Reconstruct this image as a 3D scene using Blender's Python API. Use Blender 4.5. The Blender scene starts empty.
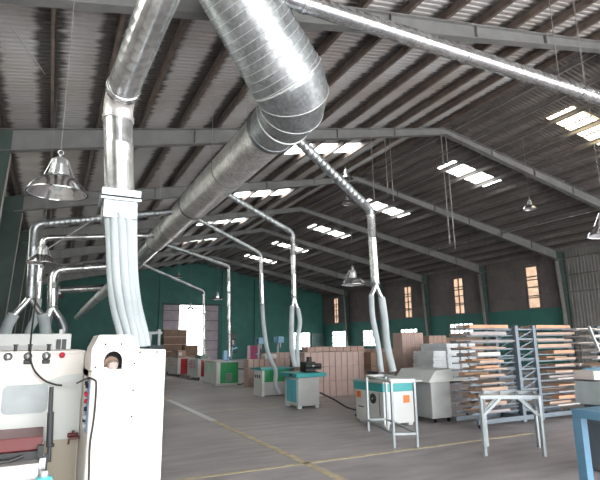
import bpy, bmesh, math, random
from mathutils import Vector as V, Matrix
random.seed(7)
C = bpy.context.scene.collection
sc = bpy.context.scene
PI = math.pi

# ------------------------------------------------------------------ materials
def newmat(name):
    m = bpy.data.materials.new(name); m.use_nodes = True
    return m, m.node_tree.nodes, m.node_tree.links, m.node_tree.nodes['Principled BSDF']

def mat(name, col, rough=.6, metal=0., var=.12, scale=3., bump=0., coat=0., stretch=(1,1,1)):
    m, N, L, b = newmat(name)
    tc = N.new('ShaderNodeTexCoord'); mp = N.new('ShaderNodeMapping'); mp.inputs['Scale'].default_value = stretch
    L.new(tc.outputs['Object'], mp.inputs['Vector'])
    nz = N.new('ShaderNodeTexNoise'); nz.inputs['Scale'].default_value = scale; nz.inputs['Detail'].default_value = 6
    L.new(mp.outputs[0], nz.inputs['Vector'])
    cr = N.new('ShaderNodeValToRGB'); L.new(nz.outputs['Fac'], cr.inputs['Fac'])
    cr.color_ramp.elements[0].position = .3; cr.color_ramp.elements[1].position = .7
    cr.color_ramp.elements[0].color = tuple(c*(1-var) for c in col)+(1,)
    cr.color_ramp.elements[1].color = tuple(min(1, c*(1+var)) for c in col)+(1,)
    L.new(cr.outputs['Color'], b.inputs['Base Color'])
    b.inputs['Roughness'].default_value = rough; b.inputs['Metallic'].default_value = metal
    if coat: b.inputs['Coat Weight'].default_value = coat
    if bump:
        bp = N.new('ShaderNodeBump'); bp.inputs['Strength'].default_value = bump; bp.inputs['Distance'].default_value = .02
        L.new(nz.outputs['Fac'], bp.inputs['Height']); L.new(bp.outputs[0], b.inputs['Normal'])
    return m

def floor_mat():
    m, N, L, b = newmat('concrete_floor')
    tc = N.new('ShaderNodeTexCoord')
    def noise(s, d, st=(1,1,1)):
        mp = N.new('ShaderNodeMapping'); mp.inputs['Scale'].default_value = st; L.new(tc.outputs['Object'], mp.inputs['Vector'])
        n = N.new('ShaderNodeTexNoise'); n.inputs['Scale'].default_value = s; n.inputs['Detail'].default_value = d
        L.new(mp.outputs[0], n.inputs['Vector']); return n
    n1 = noise(.35, 8, (1,1,1)); n2 = noise(2.2, 8, (.5,2,1)); n3 = noise(30, 3)
    r = N.new('ShaderNodeValToRGB'); L.new(n1.outputs['Fac'], r.inputs['Fac'])
    r.color_ramp.elements[0].position = .35; r.color_ramp.elements[0].color = (.27,.245,.25,1)
    r.color_ramp.elements[1].position = .68; r.color_ramp.elements[1].color = (.40,.37,.375,1)
    r2 = N.new('ShaderNodeValToRGB'); L.new(n2.outputs['Fac'], r2.inputs['Fac'])
    r2.color_ramp.elements[0].position = .3; r2.color_ramp.elements[0].color = (.72,.71,.72,1)
    r2.color_ramp.elements[1].position = .62; r2.color_ramp.elements[1].color = (1.08,1.06,1.05,1)
    mx = N.new('ShaderNodeMix'); mx.data_type = 'RGBA'; mx.blend_type = 'MULTIPLY'; mx.inputs[0].default_value = 1
    L.new(r.outputs[0], mx.inputs[6]); L.new(r2.outputs[0], mx.inputs[7])
    # pale scuffed patches of worn paint
    n4 = noise(1.1, 9, (.6,1.6,1))
    r4 = N.new('ShaderNodeValToRGB'); L.new(n4.outputs['Fac'], r4.inputs['Fac'])
    r4.color_ramp.elements[0].position = .60; r4.color_ramp.elements[0].color = (0,0,0,1)
    r4.color_ramp.elements[1].position = .70; r4.color_ramp.elements[1].color = (.5,.5,.5,1)
    mx2 = N.new('ShaderNodeMix'); mx2.data_type = 'RGBA'; L.new(r4.outputs[0], mx2.inputs[0])
    L.new(mx.outputs[2], mx2.inputs[6]); mx2.inputs[7].default_value = (.45,.43,.43,1)
    L.new(mx2.outputs[2], b.inputs['Base Color'])
    rr = N.new('ShaderNodeMapRange'); L.new(n2.outputs['Fac'], rr.inputs[0]); rr.inputs[3].default_value = .42; rr.inputs[4].default_value = .62
    L.new(rr.outputs[0], b.inputs['Roughness'])
    bp = N.new('ShaderNodeBump'); bp.inputs['Strength'].default_value = .12; L.new(n3.outputs['Fac'], bp.inputs['Height']); L.new(bp.outputs[0], b.inputs['Normal'])
    return m

def roof_mat(name, c1, c2, stain, metal, rough):
    """galvanised sheet with dirt that has gathered beside the purlins (wear of the sheet itself)"""
    m, N, L, b = newmat(name)
    tc = N.new('ShaderNodeTexCoord')
    n = N.new('ShaderNodeTexNoise'); n.inputs['Scale'].default_value = .5; n.inputs['Detail'].default_value = 7
    L.new(tc.outputs['Object'], n.inputs['Vector'])
    r = N.new('ShaderNodeValToRGB'); L.new(n.outputs['Fac'], r.inputs['Fac'])
    r.color_ramp.elements[0].position = .35; r.color_ramp.elements[0].color = c1+(1,)
    r.color_ramp.elements[1].position = .65; r.color_ramp.elements[1].color = c2+(1,)
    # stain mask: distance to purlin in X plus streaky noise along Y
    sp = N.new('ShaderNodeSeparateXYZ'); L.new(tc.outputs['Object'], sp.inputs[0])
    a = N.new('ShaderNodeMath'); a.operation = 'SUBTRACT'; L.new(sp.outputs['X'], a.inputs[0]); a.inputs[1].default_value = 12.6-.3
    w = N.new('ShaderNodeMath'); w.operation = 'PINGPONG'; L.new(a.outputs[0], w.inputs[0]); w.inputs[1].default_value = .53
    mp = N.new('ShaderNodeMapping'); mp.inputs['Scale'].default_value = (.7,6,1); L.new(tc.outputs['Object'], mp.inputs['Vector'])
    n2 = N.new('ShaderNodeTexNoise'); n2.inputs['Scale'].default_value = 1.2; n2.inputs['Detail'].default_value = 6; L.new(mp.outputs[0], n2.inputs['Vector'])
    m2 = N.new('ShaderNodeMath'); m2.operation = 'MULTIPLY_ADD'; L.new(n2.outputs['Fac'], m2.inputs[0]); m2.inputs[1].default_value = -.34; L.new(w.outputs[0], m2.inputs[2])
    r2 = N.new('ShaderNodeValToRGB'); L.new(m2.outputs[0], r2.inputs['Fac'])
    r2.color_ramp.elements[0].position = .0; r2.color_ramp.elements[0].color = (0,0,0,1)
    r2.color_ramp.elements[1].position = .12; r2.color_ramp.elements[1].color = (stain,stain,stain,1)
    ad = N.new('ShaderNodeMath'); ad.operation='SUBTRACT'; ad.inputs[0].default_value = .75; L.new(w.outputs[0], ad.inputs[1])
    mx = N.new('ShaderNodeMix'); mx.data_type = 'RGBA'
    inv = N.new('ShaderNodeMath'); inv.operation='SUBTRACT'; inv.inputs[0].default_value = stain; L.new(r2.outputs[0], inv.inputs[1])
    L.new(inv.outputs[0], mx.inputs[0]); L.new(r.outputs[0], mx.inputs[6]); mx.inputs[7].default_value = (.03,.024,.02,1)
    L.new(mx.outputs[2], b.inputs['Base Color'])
    b.inputs['Metallic'].default_value = metal; b.inputs['Roughness'].default_value = rough
    return m

def duct_mat(name, col=(.62,.64,.66), rough=.3, metal=.92):
    m, N, L, b = newmat(name)
    tc = N.new('ShaderNodeTexCoord')
    vo = N.new('ShaderNodeTexVoronoi'); vo.inputs['Scale'].default_value = 22; L.new(tc.outputs['Object'], vo.inputs['Vector'])
    nz = N.new('ShaderNodeTexNoise'); nz.inputs['Scale'].default_value = 2.5; nz.inputs['Detail'].default_value = 5; L.new(tc.outputs['Object'], nz.inputs['Vector'])
    hs = N.new('ShaderNodeSeparateColor'); L.new(vo.outputs['Color'], hs.inputs[0])
    mr = N.new('ShaderNodeMapRange'); L.new(hs.outputs[0], mr.inputs[0]); mr.inputs[3].default_value = .78; mr.inputs[4].default_value = 1.1
    mr2 = N.new('ShaderNodeMapRange'); L.new(nz.outputs['Fac'], mr2.inputs[0]); mr2.inputs[1].default_value=.3; mr2.inputs[2].default_value=.7; mr2.inputs[3].default_value = .75; mr2.inputs[4].default_value = 1.1
    mu = N.new('ShaderNodeMath'); mu.operation = 'MULTIPLY'; L.new(mr.outputs[0], mu.inputs[0]); L.new(mr2.outputs[0], mu.inputs[1])
    vm = N.new('ShaderNodeVectorMath'); vm.operation = 'SCALE'; vm.inputs[0].default_value = col; L.new(mu.outputs[0], vm.inputs['Scale'])
    L.new(vm.outputs[0], b.inputs['Base Color'])
    r = N.new('ShaderNodeMapRange'); L.new(nz.outputs['Fac'], r.inputs[0]); r.inputs[3].default_value = rough*.75; r.inputs[4].default_value = rough*1.5
    L.new(r.outputs[0], b.inputs['Roughness']); b.inputs['Metallic'].default_value = metal
    return m

def translucent(name, col, tfac=.5, clear=.0):
    m, N, L, b = newmat(name); N.remove(b)
    out = N['Material Output']
    d = N.new('ShaderNodeBsdfDiffuse'); t = N.new('ShaderNodeBsdfTranslucent')
    nz = N.new('ShaderNodeTexNoise'); nz.inputs['Scale'].default_value = 2.5; nz.inputs['Detail'].default_value = 5
    tc = N.new('ShaderNodeTexCoord'); L.new(tc.outputs['Object'], nz.inputs['Vector'])
    cr = N.new('ShaderNodeValToRGB'); L.new(nz.outputs['Fac'], cr.inputs['Fac'])
    cr.color_ramp.elements[0].position=.3; cr.color_ramp.elements[1].position=.7
    cr.color_ramp.elements[0].color = tuple(c*.85 for c in col)+(1,); cr.color_ramp.elements[1].color = tuple(min(1,c*1.1) for c in col)+(1,)
    L.new(cr.outputs[0], d.inputs[0]); L.new(cr.outputs[0], t.inputs[0])
    mx = N.new('ShaderNodeMixShader'); mx.inputs[0].default_value = tfac
    L.new(d.outputs[0], mx.inputs[1]); L.new(t.outputs[0], mx.inputs[2])
    if clear:
        tr = N.new('ShaderNodeBsdfTransparent'); tr.inputs[0].default_value = (.95,.98,.98,1)
        m2 = N.new('ShaderNodeMixShader'); m2.inputs[0].default_value = clear
        L.new(mx.outputs[0], m2.inputs[1]); L.new(tr.outputs[0], m2.inputs[2]); L.new(m2.outputs[0], out.inputs[0])
    else: L.new(mx.outputs[0], out.inputs[0])
    return m

def glass_mat(name, tint=(.9,.97,.97), gloss=.12):
    m, N, L, b = newmat(name); N.remove(b); out = N['Material Output']
    tr = N.new('ShaderNodeBsdfTransparent'); tr.inputs[0].default_value = tint+(1,)
    g = N.new('ShaderNodeBsdfGlossy'); g.inputs['Roughness'].default_value = .08
    mx = N.new('ShaderNodeMixShader'); mx.inputs[0].default_value = gloss
    L.new(tr.outputs[0], mx.inputs[1]); L.new(g.outputs[0], mx.inputs[2]); L.new(mx.outputs[0], out.inputs[0])
    return m

M = dict(
 floor=floor_mat(),
 line=mat('worn_yellow_paint', (.47,.39,.25), .6, var=.3, scale=6),
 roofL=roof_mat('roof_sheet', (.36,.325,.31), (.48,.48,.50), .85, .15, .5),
 roofR=roof_mat('roof_sheet_dark', (.145,.125,.12), (.20,.18,.175), .55, .1, .6),  # same sheeting; the dimmer right slope is put into a darker colour
 purlin=mat('purlin_steel', (.17,.13,.115), .6, .1, .25, 4),
 purlinR=mat('purlin_grey', (.26,.235,.23), .55, .1, .2, 4),  # same steel; light on the right-hand flanges painted as paler grey
 frame=mat('painted_beam_grey', (.20,.20,.205), .6, 0, .15, 2),
 frameD=mat('painted_column', (.055,.085,.08), .7, 0, .15, 2),
 flange=mat('column_flange', (.32,.31,.30), .6, 0, .15, 2),
 green=mat('green_wall_paint', (.042,.175,.155), .6, 0, .12, 1.2),
 sheet=mat('wall_sheet', (.17,.148,.145), .65, .1, .15, 1.5),
 greysheet=mat('grey_wall_sheet', (.23,.225,.22), .65, .1, .15, 1.5),
 lwall=mat('left_wall_sheet', (.24,.22,.205), .7, 0, .25, 1.2),
 door=mat('door_sheet', (.42,.37,.42), .6, .1, .12, 2),
 doorline=mat('door_rail', (.10,.09,.10), .6),
 winframe=mat('window_steel', (.16,.15,.14), .6),
 tanpane=translucent('frosted_pane', (.62,.50,.42), .55),
 glass=glass_mat('window_glass'),
 skylight=translucent('skylight_sheet', (.88,.88,.84), .85),
 skylightY=translucent('yellowed_skylight_sheet', (.88,.74,.44), .8),
 duct=duct_mat('galvanised_duct', (.84,.82,.82), .34, .72),
 duct2=duct_mat('galvanised_duct_dull', (.47,.50,.53), .38, .85),
 ductB=duct_mat('bright_galvanised_duct', (.78,.80,.82), .22),
 seam=mat('duct_seam', (.72,.75,.77), .35, .4, .05, 5),
 collar=mat('duct_collar', (.30,.32,.34), .4, .8, .1, 5),
 hose=translucent('milky_flexible_hose', (.60,.66,.69), .35),
 hosewire=mat('hose_rib', (.78,.83,.85), .35, 0, .05, 5),
 alu=mat('polished_aluminium', (.80,.81,.83), .12, 1., .04, 8),
 alud=mat('lamp_housing', (.55,.56,.58), .28, .95, .1, 12),
 dark=mat('dark_rubber', (.02,.02,.022), .5),
 black=mat('black_metal', (.03,.03,.033), .45),
 wire=mat('steel_wire', (.30,.29,.28), .5, .3),
 cream=mat('cream_machine_paint', (.80,.765,.72), .42, 0, .03, 2),
 creamd=mat('cream_panel_paint', (.62,.65,.63), .45, 0, .04, 2),  # cream paint with the shadow put into its colour
 beige=mat('beige_panel', (.42,.37,.29), .5, 0, .06, 3),
 redbar=mat('dark_red_paint', (.13,.015,.018), .4, 0, .15, 5),
 steel=mat('steel_bed', (.52,.50,.49), .38, .5, .2, 9, stretch=(1,6,1)),
 bluepanel=mat('blue_panel', (.16,.29,.55), .4),
 red=mat('red_machine_paint', (.40,.02,.03), .35, 0, .08, 3),
 redknob=mat('red_plastic', (.62,.03,.05), .35),
 white=mat('white_machine_paint', (.56,.58,.575), .45, 0, .05, 3),
 greyw=mat('grey_machine_paint', (.42,.43,.43), .5, 0, .06, 3),
 greenp=mat('green_machine_paint', (.012,.24,.08), .4, 0, .08, 3),
 teal=mat('teal_machine_paint', (.035,.32,.33), .4, 0, .08, 3),
 tealp=mat('pale_teal_panel', (.08,.40,.48), .4, 0, .08, 3),
 lgreen=mat('pale_green_screen', (.42,.66,.53), .4),
 vent=mat('vent_grille', (.20,.28,.24), .5),
 orange=mat('orange_sticker', (.70,.17,.03), .5),
 carton=mat('cardboard', (.34,.235,.20), .8, 0, .12, 3),
 carton2=mat('pinkish_cardboard', (.43,.32,.29), .8, 0, .1, 3),
 cartond=mat('dark_cardboard', (.19,.125,.09), .8, 0, .15, 3),
 strap=mat('strapping', (.12,.08,.08), .6),
 wood=mat('raw_wood', (.36,.25,.19), .65, 0, .18, 3, stretch=(1,12,1)),
 woodo=mat('orange_wood', (.42,.235,.14), .6, 0, .2, 3, stretch=(1,12,1)),
 woodp=mat('pale_board', (.47,.42,.40), .6, 0, .12, 3),
 woodg=mat('grey_board', (.28,.25,.25), .65, 0, .12, 3),
 rack=mat('rack_blue_grey', (.12,.15,.18), .5, .2, .1, 5),
 galv=mat('galvanised_frame', (.36,.40,.42), .4, .35, .1, 8),
 btable=mat('blue_table_paint', (.10,.22,.33), .45, 0, .1, 4),
 bluem=mat('light_blue_paint', (.22,.42,.60), .45, 0, .1, 4),
 wrap=translucent('white_wrapped_panel', (.82,.86,.90), .15),
 cyan=mat('cyan_plastic', (.12,.62,.68), .4),
 magenta=mat('magenta_paint', (.33,.04,.13), .45),
 dgreen=mat('dark_painted_metal', (.05,.055,.06), .5),
 ground=mat('outdoor_ground', (.42,.41,.38), .9, 0, .15, .5),
)

# ------------------------------------------------------------------ mesh helpers
class MB:
    def __init__(s): s.v = []; s.f = []; s.mi = []; s.ms = []; s.sm = []
    def _m(s, m):
        if m is None: return -1
        if m not in s.ms: s.ms.append(m)
        return s.ms.index(m)
    def add(s, vs, fs, m=None, smooth=False):
        o = len(s.v); s.v += [tuple(v) for v in vs]
        k = s._m(m)
        for f in fs: s.f.append([o+i for i in f]); s.mi.append(k); s.sm.append(smooth)
        return s
    def box(s, x0, y0, z0, x1, y1, z1, m=None, rot=0, piv=None, bev=0):
        x0,x1=sorted((x0,x1)); y0,y1=sorted((y0,y1)); z0,z1=sorted((z0,z1))
        if bev:
            b = min(bev, (x1-x0)/3, (y1-y0)/3, (z1-z0)/3)
            bm = bmesh.new(); bmesh.ops.create_cube(bm, size=1)
            for v in bm.verts: v.co = V(((x0+x1)/2+v.co.x*(x1-x0), (y0+y1)/2+v.co.y*(y1-y0), (z0+z1)/2+v.co.z*(z1-z0)))
            bmesh.ops.bevel(bm, geom=bm.edges[:], offset=b, segments=2, profile=.5, affect='EDGES')
            vs = [v.co.copy() for v in bm.verts]; bm.verts.index_update(); fs = [[v.index for v in f.verts] for f in bm.faces]; bm.free()
        else:
            vs = [(x,y,z) for x in (x0,x1) for y in (y0,y1) for z in (z0,z1)]
            fs = [(0,1,3,2),(4,6,7,5),(0,4,5,1),(2,3,7,6),(0,2,6,4),(1,5,7,3)]
        if rot:
            p = V(piv) if piv else V(((x0+x1)/2,(y0+y1)/2,0)); R = Matrix.Rotation(rot,3,'Z')
            p.z = 0; vs = [R@(V(v)-p)+p for v in vs]
        return s.add(vs, fs, m)
    def tube(s, path, r, seg=12, m=None, cap=True, smooth=True):
        """r: number or list per point"""
        P = [V(p) for p in path]; n = len(P); rs = r if isinstance(r,(list,tuple)) else [r]*n
        T = []
        for i in range(n):
            t = V((0,0,0))
            if i: 
                d = P[i]-P[i-1]
                if d.length>1e-6: t += d.normalized()
            if i<n-1:
                d = P[i+1]-P[i]
                if d.length>1e-6: t += d.normalized()
            T.append(t.normalized())
        up = V((0,0,1)) if abs(T[0].z)<.9 else V((0,1,0))
        a = T[0].cross(up).normalized(); vs = []
        for i in range(n):
            a = (a - T[i]*a.dot(T[i])).normalized(); b = T[i].cross(a)
            for k in range(seg):
                q = 2*PI*k/seg; vs.append(P[i]+(a*math.cos(q)+b*math.sin(q))*rs[i])
        fs = [(i*seg+k, i*seg+(k+1)%seg, (i+1)*seg+(k+1)%seg, (i+1)*seg+k) for i in range(n-1) for k in range(seg)]
        s.add(vs, fs, m, smooth)
        if cap: s.add([vs[k] for k in range(seg)], [tuple(range(seg))[::-1]], m); s.add(vs[-seg:], [tuple(range(seg))], m)
        return s
    def bar(s, p0, p1, w, h=None, m=None, up=(0,0,1)):
        h = h or w; p0=V(p0); p1=V(p1); t=(p1-p0).normalized(); u=V(up)
        if abs(t.dot(u))>.95: u=V((0,1,0))
        a=t.cross(u).normalized()*w/2; b=a.cross(t).normalized()*h/2
        vs=[p+q for p in (p0,p1) for q in (-a-b,a-b,a+b,-a+b)]
        return s.add(vs,[(3,2,1,0),(4,5,6,7),(0,1,5,4),(1,2,6,5),(2,3,7,6),(3,0,4,7)],m)
    def lathe(s, prof, c, seg=24, m=None, axis='Z', smooth=True):
        c=V(c); vs=[]
        for r,h in prof:
            for k in range(seg):
                q=2*PI*k/seg; x,y=r*math.cos(q),r*math.sin(q)
                vs.append(c+(V((x,y,h)) if axis=='Z' else V((x,h,y)) if axis=='Y' else V((h,x,y))))
        n=len(prof); return s.add(vs,[(i*seg+k,i*seg+(k+1)%seg,(i+1)*seg+(k+1)%seg,(i+1)*seg+k) for i in range(n-1) for k in range(seg)],m,smooth)
    def prism(s, poly, y0, y1, m=None, plane='XZ'):
        """extrude a polygon"""
        def p(a,b,t): return (a,t,b) if plane=='XZ' else (t,a,b) if plane=='YZ' else (a,b,t)
        n=len(poly); vs=[p(a,b,y0) for a,b in poly]+[p(a,b,y1) for a,b in poly]
        return s.add(vs,[tuple(range(n))[::-1],tuple(range(n,2*n))]+[(i,(i+1)%n,n+(i+1)%n,n+i) for i in range(n)],m)
    def build(s, name, m=None, parent=None):
        me=bpy.data.meshes.new(name); me.from_pydata(s.v,[],s.f)
        off=1 if m else 0
        if m: me.materials.append(M[m])
        for q in s.ms: me.materials.append(M[q])
        for p,i,sm in zip(me.polygons,s.mi,s.sm): p.material_index=max(0,i+off); p.use_smooth=sm
        bm=bmesh.new(); bm.from_mesh(me); bmesh.ops.recalc_face_normals(bm,faces=bm.faces); bm.to_mesh(me); bm.free()
        me.update()
        o=bpy.data.objects.new(name,me); C.objects.link(o)
        if parent is not None: o.parent=parent; o.matrix_parent_inverse=Matrix.Translation(parent.location).inverted() if not any(parent.rotation_euler) else parent.matrix_basis.inverted()
        return o

def struct(o): o['kind']='structure'; return o
def thing(name,label,cat,loc,group=None):
    o=bpy.data.objects.new(name,None); C.objects.link(o); o.location=loc; o.empty_display_size=.1
    o['label']=label; o['category']=cat
    if group: o['group']=group
    return o
def tag(o,label,cat,group=None):
    o['label']=label; o['category']=cat
    if group: o['group']=group
    return o
def copy_tree(o,loc,label=None,rz=None):
    c=o.copy(); C.objects.link(c); c.location=loc
    if rz is not None: c.rotation_euler=(0,0,rz)
    if label: c['label']=label
    for ch in list(o.children):
        d=ch.copy(); C.objects.link(d); d.parent=c
        for g in list(ch.children):
            e=g.copy(); C.objects.link(e); e.parent=d
    return c

# ------------------------------------------------------------------ dimensions of the hall (metres)
XL,XR,XM = -1.8,26.98,12.6
YF,YB = -4.93,48.6
S=.19                                    # roof slope
def roofz(x): return 9.52-S*abs(x-XM)    # underside of the sheeting
def raftz(x): return 9.08-.213*abs(x-XM) # underside of the rafters
FR=[YF+6*k for k in range(9)]            # frames at 1.07, 7.07 ...

# floor, ground
struct(MB().box(XL-.1,YF,-.2,XR+.1,YB+.1,0).build('floor','floor'))
g=MB()
g.add([(-90,-80,-.22),(130,-80,-.22),(130,140,-.22),(-90,140,-.22)],[(0,1,2,3)]); struct(g.build('ground','ground'))
def marking(x0,y0,x1,y1): struct(MB().box(x0,y0,.0005,x1,y1,.004).build('floor_marking','line'))
marking(3.16,4.4,3.28,10.6); marking(3.16,15.2,3.28,16.5)
struct(MB().box(3.15,10.6,.0005,3.29,15.2,.004).build('floor_marking','white')); marking(1.2,6.32,7.6,6.40); marking(1.8,12.0,7.0,12.06)

# ---- corrugated roof
SKY=[(10,1,1),(15.5,0,0),(15.5,1,0),(21.9,0,0),(21.9,1,0),(28.2,0,0),(28.2,1,0),(34.3,1,0),(34.3,0,0),(40.4,1,0),(4.,1,0),(-1.8,1,0)]
SKX={0:(7.36,8.36,8.42,9.42,9.48,10.2),1:(14.86,15.7,15.80,16.68,16.78,17.6)}
def roof(side,name,m):
    mb=MB()
    xs=[XM]; 
    if side==0: xs=[XL-.5]+[XL+ i*1.05 for i in range(0,9)]+[7.36,8.36,8.42,9.42,9.48,10.2,11.3,XM]
    else: xs=[XM,13.7,14.86,15.7,15.8,16.68,16.78,17.6]+[18.7+i*1.05 for i in range(8)]+[XR+.5]
    xs=sorted(set(xs)); ys=[]; p=.14; y=YF-.4
    while y<YB+.4:
        ys+= [(y,0),(y+.07,0),(y+.09,.022),(y+.12,.022)]; y+=p
    ys.append((y,0)); n=len(ys); vs=[]
    for x in xs:
        for (yy,dz) in ys: vs.append((x,yy,roofz(x)+dz))
    fs=[]
    for i in range(len(xs)-1):
        xc=(xs[i]+xs[i+1])/2
        for j in range(n-1):
            yc=(ys[j][0]+ys[j+1][0])/2; hole=False
            for (Y,sd,_) in SKY:
                if sd==side and abs(yc-Y)<.5:
                    q=SKX[side]
                    if q[0]<xc<q[1] or q[2]<xc<q[3] or q[4]<xc<q[5]: hole=True
            if not hole: fs.append((i*n+j,i*n+j+1,(i+1)*n+j+1,(i+1)*n+j))
    mb.add(vs,fs); struct(mb.build(name,m))
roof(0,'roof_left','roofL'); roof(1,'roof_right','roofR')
for (Y,sd,yel) in SKY:
    q=SKX[sd]
    for a in (0,2,4):
        x0,x1=q[a]-.02,q[a+1]+.02; mb=MB(); vs=[];n=0
        y=Y-.55
        while y<Y+.56:
            for dy,dz in ((0,.01),(.06,.01),(.08,.03),(.11,.03)):
                vs+=[(x0,y+dy,roofz(x0)+dz+.012),(x1,y+dy,roofz(x1)+dz+.012)]; n+=1
            y+=.13
        mb.add(vs,[(2*i,2*i+1,2*i+3,2*i+2) for i in range(n-1)])
        struct(mb.build('skylight','skylightY' if yel else 'skylight'))
struct(MB().prism([(XM-.5,roofz(XM-.5)+.06),(XM,roofz(XM)+.08),(XM+.5,roofz(XM+.5)+.06),(XM,roofz(XM)+.12)],YF,YB).build('roof_ridge','roofR'))

# ---- purlins: C sections running the length of the hall
px=[XM-.35-1.053*k for k in range(14)]
px+=[XM+.35+1.053*k for k in range(14)]
for x in px:
    z=roofz(x); l = x<XM; t=.012; d=.19; w=.07; mb=MB(); s=-1 if l else 1
    mb.box(x-t/2,YF,z-d,x+t/2,YB,z-.005)
    mb.box(x,YF,z-d,x-s*w,YB,z-d+t); mb.box(x,YF,z-.02,x-s*w,YB,z-.008); mb.box(x-s*w,YF,z-d,x-s*w+s*.01,YB,z-d+.03)
    struct(mb.build('roof_purlin','purlin' if l else 'purlinR'))

# ---- portal frames: tapered I section rafters and columns
for k,y in enumerate(FR):
    for s in (-1,1):
        xe = XL+.35 if s<0 else XR-.35
        x0,x1=XM,xe
        zt=lambda x: roofz(x)-.2
        w=.2
        mb=MB()
        mb.prism([(x0,zt(x0)),(x0,raftz(x0)+.0),(x1,raftz(x1)),(x1,zt(x1))],y-.012,y+.012)
        for top in (0,1):
            f=(lambda x: zt(x)) if top else (lambda x: raftz(x)+.02)
            mb.prism([(x0,f(x0)),(x1,f(x1)),(x1,f(x1)-.02),(x0,f(x0)-.02)],y-w/2,y+w/2)
        for i in range(1,6):      # web stiffeners
            x=x0+(x1-x0)*i/6; mb.box(x-.008,y-w/2+.01,raftz(x),x+.008,y+w/2-.01,zt(x))
        struct(mb.build('roof_beam','frame'))
        # column, tapered, flange seen from the hall
        b0,b1=.30,.62; xi=XR if s>0 else XL; zt_=roofz(xe)-.2
        cb=MB()
        cb.prism([(xi-s*.05,0),(xi-s*b0,0),(xi-s*b1,raftz(xi-s*b1)+.1),(xi-s*b1,zt(xi-s*b1)),(xi-s*.05,zt(xi))],y-.016,y+.016,'frameD')
        cb.prism([(xi-s*b0,0),(xi-s*(b0+.02),0),(xi-s*(b1+.02),raftz(xi)+.05),(xi-s*b1,raftz(xi)+.05)],y-.11,y+.11,'flange')
        cb.prism([(xi-s*.03,0),(xi-s*.05,0),(xi-s*.05,zt(xi)),(xi-s*.03,zt(xi))],y-.11,y+.11,'frameD')
        struct(cb.build('column'))

# ---- walls
def ribbed(x,y0,y1,z0,z1,inw,m,name,holes=(),pitch=.2):
    """vertical ribbed sheet in the plane X=x; holes = (ya,yb,za,zb)"""
    mb=MB(); zs=sorted({z0,z1}|{h[2] for h in holes}|{h[3] for h in holes}); zs=[z for z in zs if z0<=z<=z1]
    ys=[]; y=y0
    while y<y1-.01:
        ys+=[(y,0),(min(y+.12,y1),0),(min(y+.14,y1),.02),(min(y+.18,y1),.02)]; y+=pitch
    for h in holes: ys+=[(h[0],0),(h[1],0)]
    ys.append((y1,0)); ys=sorted(set(ys)); n=len(ys); vs=[(x+inw*d,yy,z) for z in zs for yy,d in ys]; fs=[]
    for i in range(len(zs)-1):
        for j in range(n-1):
            yc=(ys[j][0]+ys[j+1][0])/2; zc=(zs[i]+zs[i+1])/2
            if not any(h[0]<yc<h[1] and h[2]<zc<h[3] for h in holes): fs.append((i*n+j,i*n+j+1,(i+1)*n+j+1,(i+1)*n+j))
    mb.add(vs,fs); return mb.build(name,m)
strips=[(20.9,21.8),(27.25,28.25),(33.2,34.15),(38.6,39.5),(45.2,46.1)]
lowers=[(26.6,28.95,1.9,2.78),(32.7,34.95,1.25,2.56),(38.6,40.8,1.1,2.6),(43.9,46.7,1.0,2.65)]
ez=roofz(XR)
struct(ribbed(XR,YF,19.07,0,ez,-1,'greysheet','wall_right'))
struct(ribbed(XR+.0,19.07,YB,3.42,ez,-1,'sheet','wall_right_upper',[(a,b,3.46,6.1) for a,b in strips]))
# green painted lower wall with holes
mb=MB(); ys=sorted({19.07,YB}|{v for a in lowers for v in a[:2]}); 
for i in range(len(ys)-1):
    yc=(ys[i]+ys[i+1])/2; h=[a for a in lowers if a[0]<yc<a[1]]
    if h: mb.box(XR-.06,ys[i],0,XR+.1,ys[i+1],h[0][2]); mb.box(XR-.06,ys[i],h[0][3],XR+.1,ys[i+1],3.42)
    else: mb.box(XR-.06,ys[i],0,XR+.1,ys[i+1],3.42)
struct(mb.build('wall_right_lower','green'))
for z in (4.2,5.2,6.2): struct(MB().box(XR-.14,YF,z,XR-.03,YB,z+.06).build('wall_girt','sheet'))
wn=1
def window(X,y0,y1,z0,z1,cols,rows,pane,par='X',n=None):
    """steel window with muntins; pane sits in it"""
    global wn
    root=MB(); t=.05
    def bx(a0,a1,b0,b1,d=.05):
        if par=='X': root.box(X-d,a0,b0,X+.04,a1,b1)
        else: root.box(a0,X-d,b0,a1,X+.04,b1)
    bx(y0,y1,z0,z0+t);bx(y0,y1,z1-t,z1);bx(y0,y0+t,z0,z1);bx(y1-t,y1,z0,z1)
    for i in range(1,cols): c=y0+(y1-y0)*i/cols; bx(c-.04,c+.04,z0,z1,.04)
    for i in range(1,rows): c=z0+(z1-z0)*i/rows; bx(y0,y1,c-.035,c+.035,.04)
    o=struct(root.build('window_%d'%wn,'winframe')); wn+=1
    p=MB(); 
    if par=='X': p.box(X-.004,y0+.02,z0+.02,X+.004,y1-.02,z1-.02)
    else: p.box(y0+.02,X-.004,z0+.02,y1-.02,X+.004,z1-.02)
    p.build('pane',pane,o); return o
for i,(a,b) in enumerate(strips): window(XR,a,b,3.46,6.1,1 if i==0 else 2,4,'tanpane')
for (a,b,c,d) in lowers: window(XR,a,b,c,d,5 if b<30 else 4,2 if b<30 else 4,'glass')
# left wall (seen edge on); unseen strip windows like the right ones added for daylight
lst=[(a,b,3.46,5.9) for a,b in [(-3,-1),(3,5),(9,11),(15,17),(21,23),(27,29),(33,35),(39,41)]]
struct(ribbed(XL,YF,YB,0,roofz(XL),1,'lwall','wall_left',lst))
for a in lst: window(XL,a[0],a[1],a[2],a[3],2,4,'skylight')
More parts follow.
